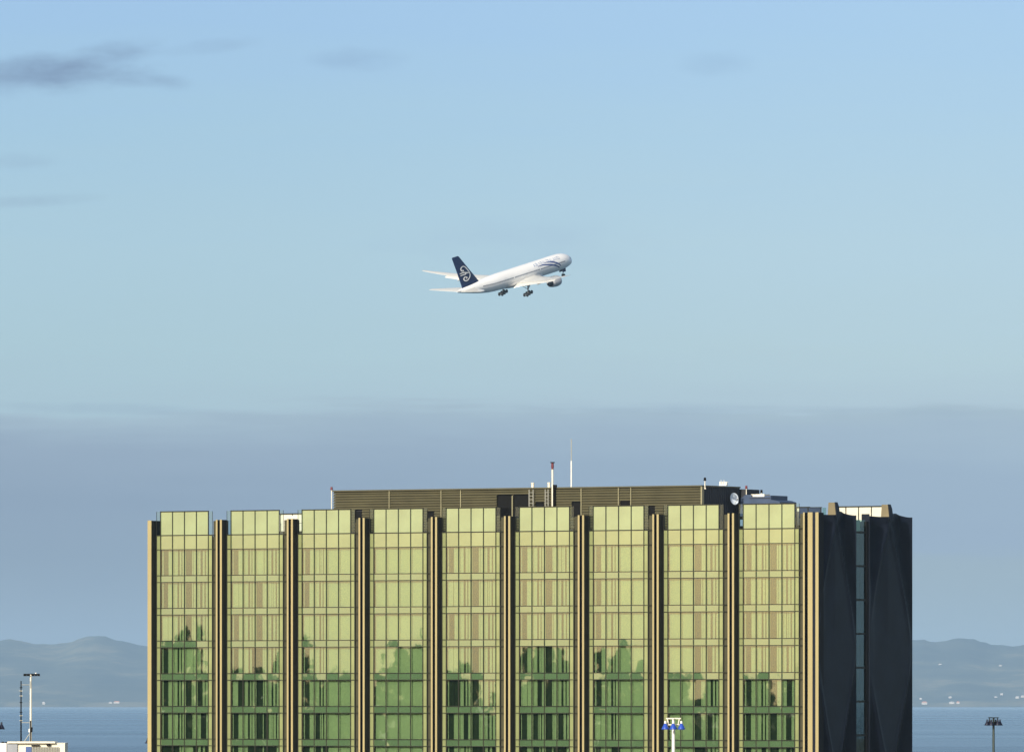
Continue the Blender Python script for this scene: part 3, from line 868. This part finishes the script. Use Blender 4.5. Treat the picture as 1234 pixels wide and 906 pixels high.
# houses along the far shore
m_terra = principled('terracotta_tiles', (.55, .22, .12), .8)
m_hwall = principled('white_house_wall', (.44, .43, .41), .7, var=.03)
m_groof = principled('grey_house_roof', (.45, .45, .46), .7)
base = None
def house(px, py, y, wpx, hpx, label, roof):
    X = (px-CX)/FPX*y; w = wpx*y/FPX; h = hpx*y/FPX
    y = 32040.0
    while y < 37000:
        X = (px-CX)/FPX*y; zr_ = HCAM-(py+hpx*.5-YH)*y/FPX
        if hillz(X, y) >= zr_ or (zr_ < 4 and y >= 32060): break
        y += 20
    w = wpx*y/FPX; h = hpx*y/FPX; zb = 1.5
    t = empty('house', (X, y, hillz(X, y)-1.5), 0, label, 'house', 'houses on the far shore')
    MB().box(-w/2, w/2, 0, w*.8, 0, zb+h*.65).build('wall', m_hwall, t)
    MB().loft([[(-w*.54, -.5, zb+h*.65), (w*.54, -.5, zb+h*.65), (w*.3, w*.25, zb+h), (-w*.3, w*.25, zb+h)],
               [(-w*.54, w*.85, zb+h*.65), (w*.54, w*.85, zb+h*.65), (w*.3, w*.6, zb+h), (-w*.3, w*.6, zb+h)]], smooth=False).build('roof', roof, t)
house(1109.5, 841.5, 32500, 3.0, 2.2, 'pale far house nearest the black tower end, upslope', m_groof)
house(1114, 846.6, 32150, 6.5, 3.2, 'broad far shore house with reddish roof right of the tower', m_terra)
house(1145, 839.8, 32600, 3.6, 2.2, 'pinkish far house up the slope above the orange pair', m_groof)
house(1147, 846.4, 32150, 6.0, 2.8, 'wide pale far shore house left of an orange one', m_groof)
house(1154.5, 846.4, 32170, 3.6, 2.8, 'small orange roofed house at the water edge', m_terra)
house(1200, 839.6, 32600, 3.2, 2.2, 'small white far house above the dark lamp post', m_groof)
house(1207, 836, 32900, 3.4, 2.2, 'faint pale house high up right of the lamp post', m_groof)
house(1226, 840, 32600, 4.2, 2.6, 'bright white far house close to the right edge', m_groof)
house(1232.5, 838.8, 32650, 4.5, 2.6, 'white far house cut by the right edge', m_groof)
house(1205.5, 801.5, 34800, 3.6, 1.6, 'tiny pale farm building high on the right hill', m_groof)
house(1133, 800.5, 34800, 3.6, 1.4, 'tiny pale farm building high on the hill near the tower', m_groof)
house(52.5, 849.6, 32120, 3.4, 2.6, 'white dot of a house at the water edge right of the light mast', m_groof)
house(140.5, 846, 32150, 7.0, 2.8, 'long white and red farm shed left of the green facade', m_terra)
house(133, 846.4, 32180, 4.0, 2.0, 'small pale shed beside the long red and white shed', m_groof)

# woodland on the near side, out of frame to the left, that the glass mirrors
wd = MB(); rw = random.Random(5)
ctr = Vector((-2, 918)); rdir = Vector((-.878, -.478)); sd = Vector((rdir.y, -rdir.x))
m_leaf, nt, out = mat('dark_tree_foliage')
b = N(nt, 'ShaderNodeBsdfPrincipled'); setin(b, {'Roughness': .9, 'Specular IOR Level': .15})
nt.links.new(ramp(nt, noise(nt, .35, 3), [(.35, (.010, .028, .010, 1)), (.65, (.030, .065, .020, 1))]), b.inputs['Base Color'])
nt.links.new(b.outputs[0], out.inputs[0])
def crown(px_, py_, h, w, nleaf, base):
    wd.tube((px_, py_, 0), (px_, py_, h*.55), .35, .18, 6)
    for _ in range(nleaf):
        a = rw.uniform(0, 2*math.pi); t = rw.random()
        zz = base + (h-base)*t
        rr = w*(math.sin(math.pi*min(1, .12+t*.86))**.7)*math.sqrt(rw.random())*rw.uniform(.75, 1.12)
        c = Vector((px_+rr*math.cos(a), py_+rr*math.sin(a), zz))
        q = rw.uniform(.6, 1.5)
        d1 = Vector((rw.gauss(0, 1), rw.gauss(0, 1), rw.gauss(0, 1))).normalized(); d2 = d1.orthogonal().normalized()
        wd.add([c-d1*q-d2*q*.6, c+d1*q-d2*q*.6, c+d1*q+d2*q*.6, c-d1*q+d2*q*.6], [(0, 1, 2, 3)])
for k in range(56):
    sx = -150 + k*5.4 + rw.uniform(-2, 2)
    dd = 440 + rw.uniform(-15, 15)
    h = 20.2 + rw.choice([0, 0, .5, 1.5, 3.2, 5.5]) + rw.uniform(-1, 1)
    p = ctr + rdir*dd + sd*sx
    crown(p.x, p.y, h, rw.uniform(3.6, 5.6), 420, 1.0)
for k in range(40):
    sx = -140 + k*7 + rw.uniform(-2, 2); p = ctr + rdir*(400+rw.uniform(-8, 8)) + sd*sx
    crown(p.x, p.y, rw.uniform(10.5, 13.5), rw.uniform(3.8, 5.4), 300, .3)
wood = wd.build('woodland', m_leaf, fix=False)
tag(wood, 'dark belt of tall trees mirrored in the green glass', 'trees', kind='stuff')

# ------------------------------------------------------------------ haze
hz = MB().box(-31000, 31000, -6100, 42000, -13.0, 330.0).build('haze', None or bpy.data.materials.new('air'))
ma = hz.data.materials[0]; ma.use_nodes = True; nt = ma.node_tree; nt.nodes.clear()
out = N(nt, 'ShaderNodeOutputMaterial'); pv = N(nt, 'ShaderNodeVolumePrincipled')
setin(pv, {'Color': (.50, .73, 1.0, 1), 'Density': 2.2e-5, 'Anisotropy': 0.0})
nt.links.new(pv.outputs[0], out.inputs['Volume'])
tag(hz, kind='stuff'); hz['label'] = 'pale blue air haze over the harbour'; hz['category'] = 'haze'

# ------------------------------------------------------------------ light and sky
SUN_AZ = math.atan2(-.46, -.888); SUN_EL = R(24)
sdir = Vector((math.sin(SUN_AZ)*math.cos(SUN_EL), math.cos(SUN_AZ)*math.cos(SUN_EL), math.sin(SUN_EL)))
sl_ = bpy.data.lights.new('sun', 'SUN'); sl_.energy = 5.0; sl_.angle = R(.5); sl_.color = (1.0, .92, .77)
so = bpy.data.objects.new('sun', sl_); COL.objects.link(so)
so.rotation_euler = (-sdir).to_track_quat('-Z', 'Y').to_euler(); so.location = (-300, -300, 280)

world = bpy.data.worlds.new('World'); scene.world = world; world.use_nodes = True
nt = world.node_tree; nt.nodes.clear(); L = nt.links
def math_(op, a, b=None, c=None, clamp=False):
    n = N(nt, 'ShaderNodeMath', operation=op); n.use_clamp = clamp
    for i, v in enumerate((a, b, c)):
        if v is None: continue
        if isinstance(v, (int, float)): n.inputs[i].default_value = v
        else: L.new(v, n.inputs[i])
    return n.outputs[0]
def sstep(v, a, b):
    n = N(nt, 'ShaderNodeMapRange', interpolation_type='SMOOTHSTEP'); setin(n, {'From Min': a, 'From Max': b}); L.new(v, n.inputs[0]); return n.outputs[0]
tc = N(nt, 'ShaderNodeTexCoord'); sx = N(nt, 'ShaderNodeSeparateXYZ'); L.new(tc.outputs['Generated'], sx.inputs[0])
dx_, dy_, dz_ = sx.outputs
az = math_('ARCTAN2', dx_, dy_)                       # azimuth, radians from north of the view
el = math_('ARCSINE', dz_)
AZ = math_('MULTIPLY', az, 10.8); EL = math_('MULTIPLY', el, 10.8)     # sky angles in units of 5.3 degrees
cv = N(nt, 'ShaderNodeCombineXYZ'); L.new(AZ, cv.inputs[0]); L.new(EL, cv.inputs[1])
def wnoise(scale, stretch, detail=5, off=0.0, rough=.55):
    mp = N(nt, 'ShaderNodeMapping'); mp.inputs['Scale'].default_value = stretch; mp.inputs['Location'].default_value = (off, off*1.7, off*.3)
    L.new(cv.outputs[0], mp.inputs[0]); nz = N(nt, 'ShaderNodeTexNoise'); setin(nz, {'Scale': scale, 'Detail': detail, 'Roughness': rough})
    L.new(mp.outputs[0], nz.inputs['Vector']); return nz.outputs['Fac']
# elevation profile of the evening air, wobbling a little with azimuth
wob = math_('MULTIPLY', math_('SUBTRACT', wnoise(1.0, (1.5, 4, 1), 4, 3.0), .5), .09)
wob2 = math_('MULTIPLY', math_('SUBTRACT', wnoise(1.0, (2.6, 34, 1), 6, 9.0, .62), .5), .065)
E2 = math_('ADD', math_('ADD', math_('ADD', EL, math_('MULTIPLY', AZ, .006)), wob), wob2)
t_ = math_('DIVIDE', E2, 1.0)
def band(stops): return ramp(nt, t_, [(p, srgb(*c_)) for p, c_ in stops])
west = band([(0, (142,162,178)), (.10, (141,161,178)), (.17, (138,158,177)), (.25, (140,160,181)), (.31, (148,168,188)), (.335, (158,180,197)), (.347, (164,187,202)), (.360, (172,199,211)),
             (.42, (174,204,215)), (.54, (174,206,221)), (.68, (167,203,226)), (.80, (162,199,232)), (1.0, (160,196,238))])
east = band([(0, (152,173,183)), (.10, (155,175,185)), (.17, (156,176,187)), (.195, (153,174,194)), (.28, (156,178,198)), (.325, (164,186,203)), (.343, (168,190,203)), (.353, (179,202,214)),
             (.42, (184,210,219)), (.54, (184,213,227)), (.68, (178,211,232)), (.80, (172,208,237)), (1.0, (168,204,243))])
mxs = N(nt, 'ShaderNodeMix', data_type='RGBA'); L.new(sstep(AZ, -.62, .62), mxs.inputs[0]); L.new(west, mxs.inputs[6]); L.new(east, mxs.inputs[7])
skycol = mxs.outputs[2]
# cloud wisps
def cloud(col, px, py, wpx, hpx, s, cc, tilt=0.0, seed=0.0):
    a0 = (px-CX)/1000; e0 = (YH-py)/1000
    da = math_('SUBTRACT', AZ, a0)
    u_ = math_('DIVIDE', da, wpx/1000)
    v_ = math_('DIVIDE', math_('SUBTRACT', math_('SUBTRACT', EL, e0), math_('MULTIPLY', da, tilt)), hpx/1000)
    r2 = math_('ADD', math_('MULTIPLY', u_, u_), math_('MULTIPLY', v_, v_))
    nz = math_('MULTIPLY', math_('SUBTRACT', wnoise(1.0, (9, 26, 1), 6, seed, .6), .5), 3.4)
    m_ = sstep(math_('ADD', math_('SUBTRACT', 1.0, r2), nz), -.35, 2.2)
    f_ = math_('MULTIPLY', m_, s)
    mx = N(nt, 'ShaderNodeMix', data_type='RGBA'); L.new(f_, mx.inputs[0]); L.new(col, mx.inputs[6]); mx.inputs[7].default_value = cc
    return mx.outputs[2]
c = skycol
DK = srgb(112, 132, 166)
c = cloud(c, 35, 96, 155, 26, .78, DK, .05, 1.3)
c = cloud(c, 115, 78, 78, 21, .62, DK, .25, 4.3)
c = cloud(c, 170, 98, 66, 12, .50, DK, -.10, 2.3)
c = cloud(c, 250, 58, 70, 10, .22, DK, .1, 7.3)
c = cloud(c, 45, 243, 80, 9, .45, srgb(135, 158, 185), .05, 5.1)
c = cloud(c, 25, 195, 60, 12, .30, srgb(135, 158, 185), .0, 6.1)
c = cloud(c, 435, 73, 60, 16, .40, srgb(135, 165, 200), .0, 8.1)
c = cloud(c, 862, 78, 45, 17, .30, srgb(140, 172, 205), .0, 11.1)
c = cloud(c, 640, 290, 170, 36, .28, srgb(155, 180, 210), .0, 12.1)
c = cloud(c, 100, 492, 200, 8, .45, srgb(145, 168, 192), -.02, 13.1)
c = cloud(c, 90, 513, 230, 6, .50, srgb(166,188,203), .01, 17.7)
c = cloud(c, 300, 530, 330, 9, .35, srgb(160,182,199), .0, 19.7)
c = cloud(c, 640, 512, 260, 16, .45, srgb(166,189,205), .0, 21.3)
c = cloud(c, 40, 600, 200, 18, .25, srgb(130,150,172), .0, 23.3)
c = cloud(c, 1180, 640, 150, 16, .25, srgb(150,170,194), .0, 25.3)
c = cloud(c, 900, 494, 330, 7, .40, srgb(150, 174, 196), -.01, 14.7)
sk = N(nt, 'ShaderNodeTexSky', sky_type='NISHITA'); sk.sun_disc = False
sk.sun_elevation = SUN_EL; sk.sun_rotation = SUN_AZ % (2*math.pi); sk.air_density = 1.0; sk.dust_density = 2.0
bg1 = N(nt, 'ShaderNodeBackground'); bg1.inputs[1].default_value = .125; L.new(sk.outputs[0], bg1.inputs[0])
bg2 = N(nt, 'ShaderNodeBackground'); bg2.inputs[1].default_value = 1.0; L.new(c, bg2.inputs[0])
fac = math_('MULTIPLY', sstep(dy_, .25, .75), math_('SUBTRACT', 1.0, sstep(dz_, .10, .35)))
mx = N(nt, 'ShaderNodeMixShader'); L.new(fac, mx.inputs[0]); L.new(bg1.outputs[0], mx.inputs[1]); L.new(bg2.outputs[0], mx.inputs[2])
wo = N(nt, 'ShaderNodeOutputWorld'); L.new(mx.outputs[0], wo.inputs[0])

# ------------------------------------------------------------------ camera and render
cam = bpy.data.cameras.new('camera'); co = bpy.data.objects.new('camera', cam); COL.objects.link(co)
co.location = (0, 0, HCAM); co.rotation_euler = (R(90), 0, 0)
cam.sensor_width = 36; cam.lens = FPX*36/1234; cam.shift_y = (YH-453)/1234
cam.clip_start = 1; cam.clip_end = 90000
scene.camera = co
scene.view_settings.view_transform = 'Standard'; scene.view_settings.look = 'None'
scene.view_settings.exposure = 0; scene.view_settings.gamma = 1; scene.view_settings.use_curve_mapping = False
scene.render.engine = 'CYCLES'
cy = scene.cycles
cy.max_bounces = 8; cy.transparent_max_bounces = 12; cy.glossy_bounces = 4; cy.volume_bounces = 1
cy.use_denoising = True
cy.sample_clamp_indirect = 8
try: cy.denoiser = 'OPENIMAGEDENOISE'
except Exception: pass
